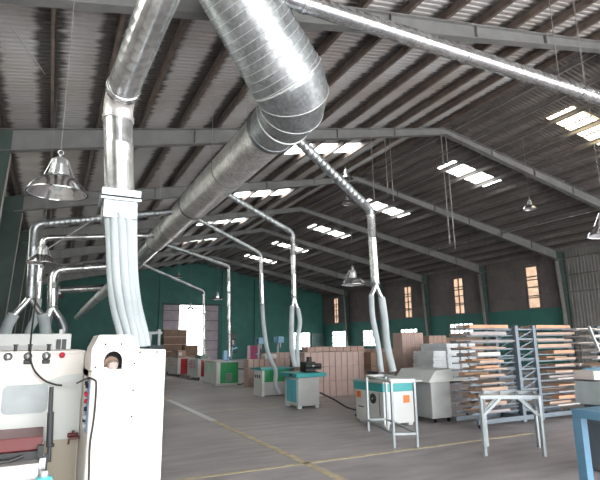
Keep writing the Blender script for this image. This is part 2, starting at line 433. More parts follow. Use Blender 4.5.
# back gable wall, green, with the sliding door bay
dx0,dx1,ox0,ox1,dz=9.5,15.05,11.1,13.58,5.25
bw=(22.78,25.35,.75,2.58); bg=(25.5,26.85,1.0,2.45)
def gz(x): return roofz(x)+.02
mb=MB()
xs=sorted({XL,dx0,dx1,XM,bw[0],bw[1],XR})
for i in range(len(xs)-1):
    a,b=xs[i],xs[i+1]; c=(a+b)/2
    z0s=[(0,None)]
    if dx0<c<dx1: segs=[(dz,None)]
    elif bw[0]<c<bw[1]: segs=[(0,bw[2]),(bw[3],None)]
    else: segs=[(0,None)]
    for z0,z1 in segs:
        mb.prism([(a,z0),(b,z0),(b,z1 if z1 else gz(b)),(a,z1 if z1 else gz(a))],YB,YB+.2)
struct(mb.build('wall_back','green'))
window(YB+.05,bw[0],bw[1],bw[2],bw[3],5,5,'glass','Y')
for x in (9.2,15.4,18.9): struct(MB().box(x-.12,YB-.25,0,x+.12,YB-.002,gz(x)-.3,'green').build('column'))
# opened window leaf with diagonal lattice
o=thing('window_grille','pale diagonal lattice grille beside the bright back wall window','window grille',(26.2,YB-.1,1.7))
mb=MB(); mb.box(25.5,YB-.14,1.0,26.85,YB-.1,1.05).box(25.5,YB-.14,2.4,26.85,YB-.1,2.45).box(25.5,YB-.14,1.0,25.55,YB-.1,2.45).box(26.8,YB-.14,1.0,26.85,YB-.1,2.45); mb.build('frame','galv',o)
mb=MB()
for k in range(-3,6):
    for sg in (1,-1):
        xa,xb=25.55+k*.27,25.55+k*.27+.9; za,zb=(1.05,2.4) if sg>0 else (2.4,1.05)
        t0=max(0,(25.55-xa)/.9); t1=min(1,(26.8-xa)/.9)
        if t1>t0: mb.bar((xa+.9*t0,YB-.12,za+(zb-za)*t0),(xa+.9*t1,YB-.12,za+(zb-za)*t1),.03,.03)
mb.build('lattice','galv',o)
# sliding door leaves
for n,(a,b) in enumerate(((dx0,ox0),(ox1,dx1))):
    mb=MB().box(a,YB+.06,0,b,YB+.1,dz); d=struct(mb.build('door_%d'%(n+1),'door'))
    mb=MB()
    for z in (.9,1.8,2.75,3.75,4.7): mb.box(a,YB+.03,z,b,YB+.06,z+.05)
    mb.box(a,YB+.02,0,a+.07,YB+.06,dz).box(b-.07,YB+.02,0,b,YB+.06,dz); mb.build('door_frame','doorline',d)
struct(MB().box(dx0-.1,YB-.1,dz,dx1+.1,YB+.0,dz+.14).build('door_track','frameD'))
# plants/kiosk seen in glare outside: low hedge wall
# front gable above the open end (behind the viewer)
mb=MB(); mb.prism([(XL,roofz(XL)-1.0),(XM,roofz(XL)-1.0),(XR,roofz(XL)-1.0),(XR,roofz(XR)),(XM,roofz(XM)),(XL,roofz(XL))],YF-.1,YF); struct(mb.build('wall_front','sheet'))

# ------------------------------------------------------------------ ducts
def ribpath(p0,p1,r0,r1,pitch,h):
    """stations along a straight run with raised seams"""
    p0=V(p0);p1=V(p1);L=(p1-p0).length;n=max(1,int(L/pitch)); P=[p0];R=[r0]
    for i in range(1,n):
        for ds,dr in ((-.012,0),(0,h),(.012,0)):
            t=(i*pitch+ds)/L
            if 0<t<1: P.append(p0.lerp(p1,t)); R.append(r0+(r1-r0)*t+dr)
    P.append(p1);R.append(r1); return P,R
def run(mb,p0,p1,r0,r1=None,pitch=.16,h=.005,seg=28,m=None):
    r1=r1 or r0; P,R=ribpath(p0,p1,r0,r1,pitch,h); mb.tube(P,R,seg,m)
def collar(par,p,d,r,w=.06,m='collar',name='collar'):
    p=V(p);d=V(d).normalized(); mb=MB()
    mb.tube([p-d*w,p-d*w*.98,p-d*w*.4,p+d*w*.4,p+d*w*.98,p+d*w],[r,r*1.07+.004,r*1.05,r*1.05,r*1.07+.004,r],28,cap=False); return mb.build(name,m,par)
def bend(p0,pc,p1,n=6):
    p0,pc,p1=V(p0),V(pc),V(p1); return [(p0*(1-t)**2+pc*2*t*(1-t)+p1*t*t) for t in [i/n for i in range(n+1)]]

# --- the big collecting duct with elbow
MX,MZ=3.34,5.42
E0=V((MX,6.62,MZ)); ET=V((2.1,6.05,6.48)); ud=(ET-E0).normalized(); EU=E0+ud*.42; EE=ET+ud*.4
big=thing('main_extraction_duct','very large spiral galvanised duct with elbow under the roof, running to the back wall','duct',(MX,9,MZ))
mb=MB(); run(mb,EU,EE,.60,.51,.15,.0015,56); mb.build('inlet_section','duct2',big)
mb=MB(); n=1300; P=[]; L=(EE-EU).length; a=ud.cross(V((0,0,1))).normalized(); b=ud.cross(a)
for i in range(n+1):
    t=i/n*L; q=2*PI*t/.13; P.append(EU+ud*t+(a*math.cos(q)+b*math.sin(q))*(.602-.09*t/L))
mb.tube(P,.0055,6); mb.build('spiral_seam','seam',big)
G2=E0+V((0,.62,0)); G3=V((MX,7.8,MZ)); B_=bend(EU,E0,G2,3); rr_=[.60,.585,.55,.50]
mb=MB(); mb.tube([EU+ud*.10]+B_,[.594]+rr_,48,smooth=False,cap=False).tube([G2,G3],[.47,.445],40); mb.build('elbow','duct2',big)
def ringat(p,d,r,w,name='seam_ring'):
    d=V(d).normalized(); a=d.cross(V((0,0,1))).normalized(); b=d.cross(a)
    MB().tube([p+(a*math.cos(q)+b*math.sin(q))*r for q in [2*PI*k/48 for k in range(49)]],w,8,cap=False).build(name,'seam',big)
ringat(EU,ud,.603,.014)
for i in (1,2): ringat(B_[i],(B_[i]-B_[i-1]).normalized()+(B_[i+1]-B_[i]).normalized(),rr_[i],.007)
ringat(B_[3],(0,1,0),.50,.016)
secs=[(7.8,13.3,.425,.425,MZ,MZ),(13.3,19.0,.40,.37,MZ,MZ),(19.0,26.0,.34,.32,MZ,5.32),(26,34,.30,.28,5.32,4.55),(34,40,.27,.24,4.55,3.98),(40,43,.2,.17,3.98,3.70)]
def mx(y): return MX if y<26 else MX+(1.75-MX)*(y-26)/17
for (y0,y1,r0,r1,z0,z1) in secs:
    mb=MB(); run(mb,(mx(y0),y0,z0),(mx(y1),y1,z1),r0,r1,.19 if y0<20 else .5,.004,40 if y0<20 else 20); mb.build('duct_section','duct' if y0<19 else 'ductB' if y0<26 else 'seam',big)  # far end takes a paler material: window light on it put into the colour
    collar(big,(mx(y0),y0,z0),(0,1,0),max(r0,.2)+.012,.05 if y0<20 else .08,'collar' if y0<19 else 'collar')
for y in (10.2,16.2,22.3,28.3):      # hangers
    z=MZ; mb=MB()
    for s in (-1,1): mb.bar((MX+s*.42,y,z),(MX+s*.42,y,roofz(MX)-.1),.012)
    P=[(MX+.43*math.cos(a_),y,z+.43*math.sin(a_)) for a_ in [PI*k/12 for k in range(12,25)]]; mb.tube(P,.012,5)
    mb.build('hanger','wire',big)

# --- transverse duct near the viewer
tb=thing('crossing_duct','bright slim galvanised duct crossing under the roof from big elbow to right edge','duct',(5,5.2,6.05))
mb=MB(); Zc=6.53; run(mb,(2.62,5.77,Zc),(13.5,5.77,Zc),.143,.143,.15,.003,28); mb.build('pipe','ductB',tb)
for x in (3.0,6.2,9.3,12.4): collar(tb,(x,5.77,Zc),(1,0,0),.146,.03,'ductB')
mb=MB()
for x in (3.4,8.7,9.5): mb.bar((x,5.77,Zc+.12),(x,5.77,roofz(x)-.05),.012)
mb.build('hanger','wire',tb)

# --- vertical duct dropping to the near machine
B0=V((.50,3.08,3.95)); B1=V((.37,4.25,3.66)); B2=V((.435,4.25,2.80))
db=thing('drop_duct','bright vertical duct with elbow feeding the clear hoses over the cream machine','duct',(.43,4.25,2.8))
dd=(B1-B0); Bm1=B1-dd.normalized()*.18; Bm2=B1+(B2-B1).normalized()*.16
mb=MB(); run(mb,B0-dd.normalized()*1.2,Bm1,.128,.128,.11,.0012,32); mb.build('upper_section','ductB',db)
mb=MB(); mb.tube(bend(Bm1,B1,Bm2,4),.122,32); mb.build('elbow','duct',db)
collar(db,Bm1,dd,.128,.03,'ductB'); collar(db,Bm2,(0,0,-1),.12,.015,'duct')
mb=MB(); run(mb,Bm2,B2,.119,.119,.24,.003,32); mb.build('lower_section','ductB',db)
mb=MB(); z=B2.z; mb.box(B2.x-.15,B2.y-.15,z-.02,B2.x+.15,B2.y+.15,z+.035); mb.build('flange','duct2',db)
mb=MB(); mb.box(B2.x-.155,B2.y-.15,z-.055,B2.x+.155,B2.y+.15,z-.035)
vs=[(B2.x-.13,B2.y-.12,z-.05),(B2.x+.13,B2.y-.12,z-.05),(B2.x+.13,B2.y+.12,z-.05),(B2.x-.13,B2.y+.12,z-.05),(B2.x-.13,B2.y-.13,z-.2),(B2.x+.13,B2.y-.13,z-.2),(B2.x+.13,B2.y+.13,z-.2),(B2.x-.13,B2.y+.13,z-.2)]
mb.add(vs,[(0,1,2,3),(4,5,6,7),(0,1,5,4),(1,2,6,5),(2,3,7,6),(3,0,4,7)]); mb.build('transition_box','duct2',db)

# --- flexible hoses
def catmull(pts,n=10):
    P=[V(p) for p in pts]; P=[P[0]*2-P[1]]+P+[P[-1]*2-P[-2]]; out=[]
    for i in range(1,len(P)-2):
        for k in range(n):
            t=k/n; a,b,c,d=P[i-1],P[i],P[i+1],P[i+2]
            out.append(.5*((2*b)+(-a+c)*t+(2*a-5*b+4*c-d)*t*t+(-a+3*b-3*c+d)*t**3))
    out.append(P[-2]); return out
def hose(name,pts,r,label,cat,group=None,pitch=.045,parent=None,amp=.09,m='hose'):
    P=catmull(pts,12); 
    # resample evenly
    L=[0]
    for i in range(1,len(P)): L.append(L[-1]+(P[i]-P[i-1]).length)
    n=max(4,int(L[-1]/(pitch/2))); Q=[];j=0
    for i in range(n+1):
        t=L[-1]*i/n
        while j<len(L)-2 and L[j+1]<t: j+=1
        u=(t-L[j])/max(1e-6,L[j+1]-L[j]); Q.append(P[j].lerp(P[j+1],u))
    R=[r*(1+(amp if i%2 else -amp*.3)) for i in range(n+1)]
    mb=MB(); mb.tube(Q,R,14,cap=False); o=mb.build(name,m,parent)
    if label: tag(o,label,cat,group)
    return o
gp='clear ribbed hoses above the cream machine'
zt=B2.z-.18
cent=[(.435,zt+.03),(.445,2.6),(.465,2.42),(.49,2.15),(.53,1.91),(.585,1.71),(.615,1.58)]
for i,(ax,ay) in enumerate(((-.10,-.06),(-.055,-.095),(.0,-.105),(.055,-.095),(.10,-.06),(-.05,.02),(.05,.02),(0,.09))):
    pts=[]
    for k,(cx,cz) in enumerate(cent):
        sh=1-.22*k/6; pts.append((cx+ax*sh+.006*math.sin(i*2.1+k),4.25+ay*sh,cz))
    hose('flexible_hose',pts,.036,'milky clear ribbed hose of the bundle hanging above the cream machine','hose',gp,pitch=.03,amp=.05)

# --- branch ducts on the right with their droppers and hoses
def branch(y,start,top,bot,r,label,coll=True,mt='duct2'):
    """slanted branch from the main duct, then a vertical dropper"""
    o=thing('branch_duct',label,'duct',top)
    top=V(top);start=V(start);bot=V(bot); d=(top-start).normalized(); e=(bot-top).normalized()
    mb=MB(); run(mb,start,top-d*.12,r,r,.13,.011,18); mb.build('branch_pipe',mt,o)
    mb=MB(); mb.tube(bend(top-d*.12,top,top+e*.12,4),r*.98,18); mb.build('elbow','collar',o)
    mb=MB(); run(mb,top+e*.12,bot,r,r,.5,.003,18); mb.build('drop_pipe','ductB',o)
    if coll: collar(o,top+e*.14,e,r,.02,'ductB'); collar(o,bot,e,r,.03,'collar')
    return o
def wye(o,p,a,b,r):
    p=V(p); mb=MB()
    for q in (a,b): mb.tube([p+V((0,0,.03)),p.lerp(V(q),.4),V(q)],[r*1.05,r,r],14)
    mb.build('wye_piece','ductB',o)
b1=branch(8.6,(3.55,7.75,5.50),(6.0,8.6,4.37),(6.05,8.6,2.78),.092,'slanting spiral branch duct with long dropper above the teal striped machine')
wye(b1,(6.05,8.6,2.75),(5.93,8.6,2.52),(6.19,8.6,2.48),.05)
hose('flexible_hose',[(5.93,8.6,2.54),(5.94,8.6,2.1),(6.03,8.58,1.5),(6.1,8.6,.98)],.055,'grey-white hose dropping to the teal striped machine, nearer the windows of the back','hose','hoses above the teal striped machine')
hose('flexible_hose',[(6.19,8.6,2.5),(6.24,8.6,2.1),(6.28,8.6,1.5),(6.36,8.55,.98)],.07,'thicker hose dropping to the teal striped machine from the forked pipe','hose','hoses above the teal striped machine')
b2=branch(11.7,(3.55,11.4,5.28),(5.62,11.7,4.46),(5.64,11.7,2.75),.07,'second spiral branch duct with dropper over the teal door machine')
wye(b2,(5.64,11.7,2.72),(5.58,11.7,2.5),(5.74,11.7,2.45),.045)
hose('flexible_hose',[(5.58,11.7,2.52),(5.56,11.7,2.0),(5.56,11.68,1.4),(5.62,11.65,.98)],.06,'pale straight hose dropping to the machine with teal door','hose','hoses above the teal door machine')
hose('flexible_hose',[(5.74,11.7,2.47),(5.8,11.7,2.1),(5.72,11.7,1.6),(5.7,11.65,.98)],.055,'pale bowed hose dropping to the machine with teal door','hose','hoses above the teal door machine')
b3=branch(14.3,(3.6,14.1,5.22),(5.75,14.3,4.32),(5.80,14.3,2.75),.065,'third spiral branch duct from the big duct, with dropper over the green topped machine')
hose('flexible_hose',[(5.8,14.3,2.77),(5.84,14.3,2.2),(5.94,14.3,1.5),(6.05,14.3,1.15),(6.2,14.2,.75),(6.1,14.0,.35),(6.22,13.95,.1)],.06,'long pale hose hanging past the green topped machine to the floor','hose')
b4=branch(19,(3.6,18.8,5.3),(6.25,19,4.62),(6.33,19,1.05),.07,'fourth branch duct with straight dropper onto the green and white machine')
b5=branch(22.4,(3.4,22.3,5.0),(6.2,22.4,3.92),(6.28,22.4,1.05),.06,'fifth thin branch duct with dropper in front of the bright doorway')
# hose part around the doorway dropper is wider
collar(b5,(6.24,22.4,3.0),(0,0,1),.075,.1,'ductB')

# --- branch ducts on the left
def leftbranch(y,start,corner,bot,r,label,m='duct2',rr=.13):
    o=thing('branch_duct',label,'duct',corner)
    s,c,b=V(start),V(corner),V(bot); d=(c-s).normalized(); e=(b-c).normalized()
    mb=MB(); run(mb,s,c-d*r*2,r,r,rr,.009 if rr<.3 else .003,20); mb.build('branch_pipe',m,o)
    mb=MB(); mb.tube(bend(c-d*r*2,c,c+e*r*2,6),r,20); mb.build('elbow',m,o)
    mb=MB(); run(mb,c+e*r*2,b,r,r,.4,.003,20); mb.build('drop_pipe','duct2' if m=='duct2' else m,o)
    collar(o,b,e,r,.03,'collar'); return o
l1=leftbranch(14.5,(3.2,14.5,5.5),(-.60,14.5,4.72),(-.53,14.5,2.80),.10,'spiral branch duct across the left with dropper beside the left wall')
wye(l1,(-.53,14.5,2.78),(-.85,14.4,2.35),(-.22,14.4,2.35),.075)
hose('flexible_hose',[(-.85,14.4,2.37),(-.98,14.4,2.0),(-1.0,14.4,1.4),(-1.0,14.3,.03)],.13,'widest pale hose of the fork beside the left wall','hose','hoses from the left fork')
hose('flexible_hose',[(-.22,14.4,2.37),(-.12,14.4,2.0),(-.12,14.4,1.4),(-.1,14.3,.03)],.13,'pale hose of the left fork, on the side of the white cabinet','hose','hoses from the left fork')
l2=leftbranch(17.5,(3.2,17.5,5.35),(-.45,17.5,4.95),(-.42,17.5,3.0),.10,'short bright branch duct behind the first left one, with its own dropper','ductB',.6)
hose('flexible_hose',[(-.42,17.5,3.0),(-.45,17.5,2.4),(-.62,17.4,1.8),(-.72,17.4,.03)],.11,'thin pale hose curving between the two hoses of the left fork','hose')
l3=leftbranch(24,(2.9,24,5.2),(-.10,24,4.80),(.0,24,3.2),.21,'thick bright branch duct with round bend, before the green wall','ductB',.6)
wye(l3,(.0,24,3.18),(-.12,24,2.8),(.3,24,2.75),.15)
hose('flexible_hose',[(-.12,24,2.82),(-.15,24,2.3),(.05,24,1.7),(.0,24,.03)],.17,'short silvery hose under the round bend of the thick branch duct','hose','hoses under the thick branch duct',m='collar')
hose('flexible_hose',[(.3,24,2.77),(.5,24,2.3),(.48,24,1.9),(.42,24,.03)],.16,'bulging silvery hose under the thick branch duct, nearer the big duct','hose','hoses under the thick branch duct',m='collar')
o=thing('branch_duct','plain bright duct stub before the green back wall, lowest of the left ducts','duct',(.3,32,4.7))
mb=MB(); run(mb,(.25,32,4.72),(2.7,32,4.95),.2,.2,.8,.004,20); mb.build('branch_pipe','ductB',o); collar(o,(.28,32,4.72),(1,0,0),.21,.05)

# ------------------------------------------------------------------ high bay lamps
def lamp(loc,D,label,big=False,cord=True,tilt=0):
    x,y,z=loc; s=D/.5; o=thing('high_bay_lamp',label,'pendant lamp',loc,None); o.location=loc
    seg=48 if big else 20
    pr=[(.25,0),(.252,.004),(.246,.012),(.225,.05),(.19,.095),(.145,.135),(.10,.16),(.085,.165)]
    inn=[(r-.006,h+.0015) for r,h in pr[::-1]]
    mb=MB(); mb.lathe([(r*s,h*s) for r,h in pr+inn],loc,seg); mb.build('reflector','alu',o)
    mb=MB(); prof=[(.0,.16),(.085,.16),(.088,.175),(.075,.20),(.082,.215),(.07,.235),(.078,.25),(.060,.275),(.062,.30),(.045,.325),(.03,.335),(.0,.336)]
    mb.lathe([(r*s,h*s) for r,h in prof],loc,seg); 
    if big:
        for k in range(16):
            q=2*PI*k/16; c,sn=math.cos(q),math.sin(q)
            mb.bar((x+.082*s*c,y+.082*s*sn,z+.17*s),(x+.055*s*c,y+.055*s*sn,z+.315*s),.007,.014)
    mb.build('ballast_housing','alud',o)
    mb=MB(); mb.tube([(x,y,z+.335*s),(x,y,z+.36*s)],.012*s,8)
    P=[(x+.022*s*math.cos(a),y,z+.38*s+.022*s*math.sin(a)) for a in [2*PI*k/12 for k in range(13)]]; mb.tube(P,.005*s,6,cap=False); mb.build('hook','alud',o)
    if big:
        mb=MB(); mb.lathe([(0,.02),(.03,.03),(.045,.07),(.04,.12),(.02,.16),(0,.16)],loc,20); mb.build('bulb','wrap',o)
        mb=MB(); 
        for k in range(3):
            q=2*PI*k/3+.5; c,sn=math.cos(q),math.sin(q); mb.bar((x+.07*s*c,y+.07*s*sn,z+.33*s),(x+.16*s*c,y+.16*s*sn,z+.14*s),.006)
        mb.build('bracket','alud',o)
    if cord:
        mb=MB(); mb.tube([(x,y,z+.40*s),(x+.0,y,roofz(x)-.05)],.0025 if big else .005,5); mb.build('cord','wire',o)
    return o
lamp((-.04,4.68,2.90),.5,'large shiny aluminium bell lamp hanging beside the bright vertical duct',True)
lamp((6.88,4.16,3.0),.5,'shiny aluminium bell lamp cut by the right edge of the picture',True)
lamp((15.0,11.64,6.13),.5,'small round lamp hanging alone under the dark right roof slope')
lamp((10.1,16.1,7.95),.6,'small pendant lamp beside the skylights, upper of two near the slanting duct')
lamp((12.2,19.4,8.0),.55,'small pendant lamp below another, behind the slanting duct')
lamp((-.26,11.04,3.20),.55,'bell lamp in front of the leftmost dropper pipe',True)
lamp((.23,25.06,3.7),.5,'small bell lamp beside the thick bent branch duct')
lamp((9.17,41.0,6.95),.6,'tiny pendant lamp before the green gable above the doorway')
lamp((9.0,36,4.0),.6,'tiny dark lamp in front of the bright doorway')
lamp((8.22,26.91,3.95),.6,'tiny lamp hanging at the right jamb of the doorway')
lamp((5.75,9.0,2.78),.5,'bell lamp tucked behind the forked pipe over the teal striped machine',True)

# wires
def wire(pts,r,label,m='wire',group=None,name='hanging_wire'):
    o=MB().tube(pts,r,6).build(name,m); return tag(o,label,'wire',group)
g1='bare ropes hanging from the ridge'
for dx,zb,dl in ((-.1,4.9,.04),(.12,4.75,.05)):
    wire([(12.45+dx,13.0,9.0),(12.45+dx+dl,13.0,zb)],.02,'long rope hanging from the roof ridge to mid-hall, one of a close pair',group=g1)
for k,(x,y,zt_,zb) in enumerate(((9.15,12.9,8.3,5.9),(9.75,12.95,8.4,6.35),(10.0,13.0,8.45,6.2))):
    wire([(x,y,zt_),(x+.02,y,zb)],.014,'thin rope among three hanging left of the ridge near the skylights',group='thin ropes near the skylights')
wire([(-.51,4.43,4.27),(-.29,6.04,4.70)],.005,'thin slack guy wire under the roof at the upper left')
wire([(-.2,9,3.1),(.68,9,3.85)],.008,'thin stay wire rising from the leftmost pipe to the bright vertical duct')
o=MB().tube([(21.6,13,7.23),(21.6,30,7.23)],.03,8).build('conduit_pipe','ductB'); tag(o,'thin bright conduit running below the right roof slope','pipe')

# ------------------------------------------------------------------ the near cream machine
cm=thing('edge_moulding_machine','large cream woodworking machine with arched hood opening, cut by left edge','machine',(.1,3.9,0))
TX0,TX1,TY0,TY1,TZ=.232,.655,3.2,4.6,1.565
mb=MB(); mb.box(TX0,TY0,0,TX1,TY1,1.455,bev=.012); mb.box(TX0+.215+.03,TY0+.004,1.4,TX1,TY1,TZ,bev=.008)
mb.box(TX0,TY0+.25,1.4,TX1-.1,TY1,TZ-.02); mb.build('tower_cabinet','cream',cm)
# hood with arch opening: front plate built as strip around an arch
hx0,hx1=TX0-.004,TX0+.262; ax,ar,az=.348,.052,1.505
outer=[(hx0,1.455),(hx0,1.52),(hx0,1.575),(hx0+.02,1.62),(hx0+.035,1.655),(ax-.01,1.655),(hx1-.05,1.655),(hx1-.025,1.62),(hx1,1.585),(hx1,1.52),(hx1,1.455)]
arch=[(ax-ar,1.455),(ax-ar,az)]+[(ax-ar*math.cos(a),az+ar*1.05*math.sin(a)) for a in [PI*k/8 for k in range(1,8)]]+[(ax+ar,az),(ax+ar,1.455)]
mb=MB(); n=len(outer)
vs=[(x,TY0+.003,z) for x,z in outer+arch]+[(x,TY0+.02,z) for x,z in outer+arch]; N2=2*n
fs=[(i,i+1,n+i+1,n+i) for i in range(n-1)]+[(N2+i,N2+n+i,N2+n+i+1,N2+i+1) for i in range(n-1)]+[(n+i,n+i+1,N2+n+i+1,N2+n+i) for i in range(n-1)]+[(i,N2+i,N2+i+1,i+1) for i in range(n-1)]
mb.add(vs,fs)
for i in range(n-1):
    (xa,za),(xb,zb)=outer[i],outer[i+1]; mb.add([(xa,TY0+.02,za),(xb,TY0+.02,zb),(xb,TY0+.45,zb),(xa,TY0+.45,za),],[(0,1,2,3)])
mb.build('hood','cream',cm)
mb=MB(); mb.box(ax-ar-.03,TY0+.2,1.45,ax+ar+.03,TY0+.22,1.6); mb.build('hood_back','dark',cm)
mb=MB(); mb.tube([(ax-.005,TY0+.04,1.487),(ax-.005,TY0+.19,1.487)],.042,24,m='cartond'); mb.lathe([(.0,-.012),(.022,-.012),(.024,-.006),(.024,0.01)],(ax+.0,TY0+.035,1.475),20,'carton2','Y'); mb.lathe([(.026,-.014),(.031,-.012),(.031,0),(.026,0)],(ax,TY0+.035,1.475),20,'alud','Y'); mb.box(ax-ar,TY0+.03,1.455,ax+ar*.5,TY0+.17,1.464,'alud'); mb.build('spindle_motor','cartond',cm)
mb=MB()
for x,z in ((.47,1.485),(.47,1.33),(.47,1.18),(.30,1.60),(.39,1.60),(.252,1.47),(.50,1.55),(.60,1.55)): mb.lathe([(0,-.003),(.005,-.003),(.006,0),(.006,.004)],(x,TY0-.001,z),10,axis='Y')
mb.build('screw','black',cm)
mb=MB(); mb.box(.488,TY0-.0015,.05,.490,TY0+.003,1.455); mb.box(TX1-.014,TY0-.003,.05,TX1-.011,TY0+.003,1.55); mb.build('panel_seam','greyw',cm)
# control strip on the tower's left flank
mb=MB(); mb.box(TX0-.004,3.24,1.10,TX0+.002,3.42,1.40); cpn=mb.build('control_panel','bluepanel',cm)
mb=MB()
for y,z,m_ in ((3.30,1.36,'dark'),(3.38,1.37,'dark'),(3.30,1.31,'redknob'),(3.38,1.31,'redknob'),(3.34,1.27,'redknob'),(3.30,1.23,'dark'),(3.37,1.22,'white'),(3.31,1.18,'white'),(3.37,1.16,'dark'),(3.32,1.13,'white')): mb.lathe([(0,-.016),(.011,-.016),(.013,-.01),(.013,0)],(TX0-.003,y,z),12,m_,'X')
mb.build('button','dark',cpn)
# long left cabinet
LY=3.85; mb=MB(); mb.box(-1.65,LY,.0,TX0-.002,5.0,1.545,bev=.01); mb.box(-1.65,LY-.002,1.545,TX0-.002,5.0,1.56); mb.build('side_cabinet','cream',cm)
# arched shadow on the cabinet front, painted as a thin grey-green panel
ps=[(-.9,.0),(TX0-.01,.0),(TX0-.01,1.405)]+[(TX0-.03-.26*t,1.405-.075*t*t) for t in (.3,.6,.8,1)]+[(-.4,1.30),(-.9,1.30)]
mb=MB(); mb.prism(ps,LY-.006,LY); mb.build('door_panel','creamd',cm)
mb=MB(); mb.box(.02,LY-.012,.2,TX0-.012,LY-.006,.985); mb.build('lower_door','beige',cm)
# rounded window
mb=MB(); cx0,cx1,cz0,cz1=-.245,.02,1.165,1.345; rr=.035; poly=[]
for (cx,cz,a0) in ((cx1-rr,cz1-rr,0),(cx0+rr,cz1-rr,PI/2),(cx0+rr,cz0+rr,PI),(cx1-rr,cz0+rr,1.5*PI)):
    for k in range(7): a=a0+PI/2*k/6; poly.append((cx+rr*math.cos(a),cz+rr*math.sin(a)))
mb.prism(poly,LY-.016,LY-.006); M['viewwin']=mat('smoked_view_window',(.30,.34,.36),.25,0,.15,6); mb.build('view_window','viewwin',cm)
for x,z in ((-.235,1.528),(-.12,1.528),(-.01,1.528)):
    mb=MB(); mb.lathe([(0,-.03),(.014,-.03),(.018,-.02),(.018,-.008),(.024,-.006),(.024,0)],(x,LY,z),20,'alud','Y'); mb.lathe([(.02,-.009),(.026,-.009),(.026,0)],(x,LY,z),20,'black','Y'); mb.box(x-.003,LY-.034,z-.014,x+.003,LY-.03,z+.014,'white'); mb.build('knob','alud',cm)
for x,m_ in ((-.225,'alud'),(-.12,'dark'),(-.01,'dark')):
    mb=MB(); mb.box(x-.024,LY-.014,1.477,x+.024,LY,1.505,bev=.004); mb.box(x-.015,LY-.02,1.483,x+.015,LY-.012,1.499); mb.build('rocker_switch',m_,cm)
mb=MB(); mb.lathe([(0,-.035),(.016,-.033),(.02,-.022),(.012,-.018),(.012,0),(.02,0)],(.085,LY,1.532),20,axis='Y'); mb.build('stop_button','redknob',cm)
for x in (-.20,-.115,.0): 
    mb=MB(); mb.tube([(x,LY+.06,1.56),(x,LY+.06,1.60)],.011,12).tube([(x,LY+.06,1.60),(x,LY+.06,1.607)],.016,12); mb.build('eye_bolt','dark',cm)
mb=MB(); mb.box(-.9,3.45,1.0,.01,LY-.006,1.075,bev=.006); mb.build('pressure_beam','redbar',cm)
mb=MB(); mb.box(-.9,3.42,.955,.0,LY-.02,1.0); mb.tube([(-.9,3.40,.965),(-.15,3.40,.962),(-.06,3.44,.985)],.013,10); mb.box(-.012,3.4,.90,.02,3.44,1.03); mb.box(.026,3.41,.72,.045,3.43,.98); mb.build('brush_strip','dark',cm)
mb=MB(); mb.box(-.95,2.35,.83,.005,3.42,.88,bev=.01); mb.box(-.95,3.3,.88,.0,3.42,.955); mb.box(-.9,2.5,0,-.1,3.6,.83); mb.build('feed_table','steel',cm)
mb=MB(); mb.box(.0,3.36,.905,.035,3.44,.97,bev=.004); mb.build('guide_block','alud',cm)
mb=MB(); mb.tube([(.035,3.62,1.34),(.04,3.62,1.19)],.013,10); mb.tube([(.042,3.6,1.19),(.05,3.6,1.0)],.019,12); mb.tube([(.05,3.6,1.0),(.055,3.58,.9)],.012,10); mb.lathe([(0,-.01),(.022,-.01),(.024,0),(.02,.01),(0,.01)],(.055,3.6,.995),14); mb.build('adjusting_spindle','dgreen',cm)
mb=MB(); mb.box(.168,LY-.06,.985,.235,LY-.012,1.0); mb.tube([(.155,LY-.04,1.012),(.22,LY-.04,1.012)],.013,10); mb.tube([(.19,LY-.04,1.01),(.19,LY-.04,1.04)],.009,8); mb.tube([(.17,LY-.04,1.0),(.165,LY-.05,.955)],.006,8); mb.build('valve','redbar',cm)
# things on / at the machine
o=thing('paint_can','small cyan plastic can standing on the steel feed table','can',(.035,3.2,.72))
mb=MB(); mb.lathe([(0,0),(.045,0),(.047,.01),(.047,.13),(.04,.15),(0,.15)],(.03,3.28,.735),20); mb.build('body','cyan',o)
mb=MB(); mb.lathe([(0,0),(.02,0),(.02,.03),(0,.03)],(.03,3.28,.885),14); mb.build('cap','white',o)
mb=MB(); mb.box(.0,3.2,.70,.1,3.36,.735); mb.build('support_bracket','greyw',cm)
tag(MB().tube(catmull([(-.12,4.4,1.95),(-.12,4.2,1.8),(-.11,3.82,1.58),(-.085,3.80,1.46),(-.02,3.79,1.38),(.05,3.79,1.345),(.10,3.79,1.335)],8),.006,8).build('cable','dark'),'dark cable drooping across the cream machine to a small white tag','cable')
o=MB().box(.10,3.788,1.322,.19,3.796,1.352).build('cable_tag','white'); tag(o,'small white tag on the drooping dark cable','tag')
tag(MB().tube(catmull([(.19,3.786,1.345),(.205,3.6,1.37),(.215,3.25,1.405),(.225,3.185,1.41),(.25,3.18,1.40),(.262,3.18,1.37),(.262,3.18,1.2),(.25,3.18,1.05),(.255,3.18,.9),(.262,3.18,.6),(.26,3.18,.01)],8),.006,8).build('cable','dark'),'dark cable hanging down the front of the cream tower beside blue buttons','cable')

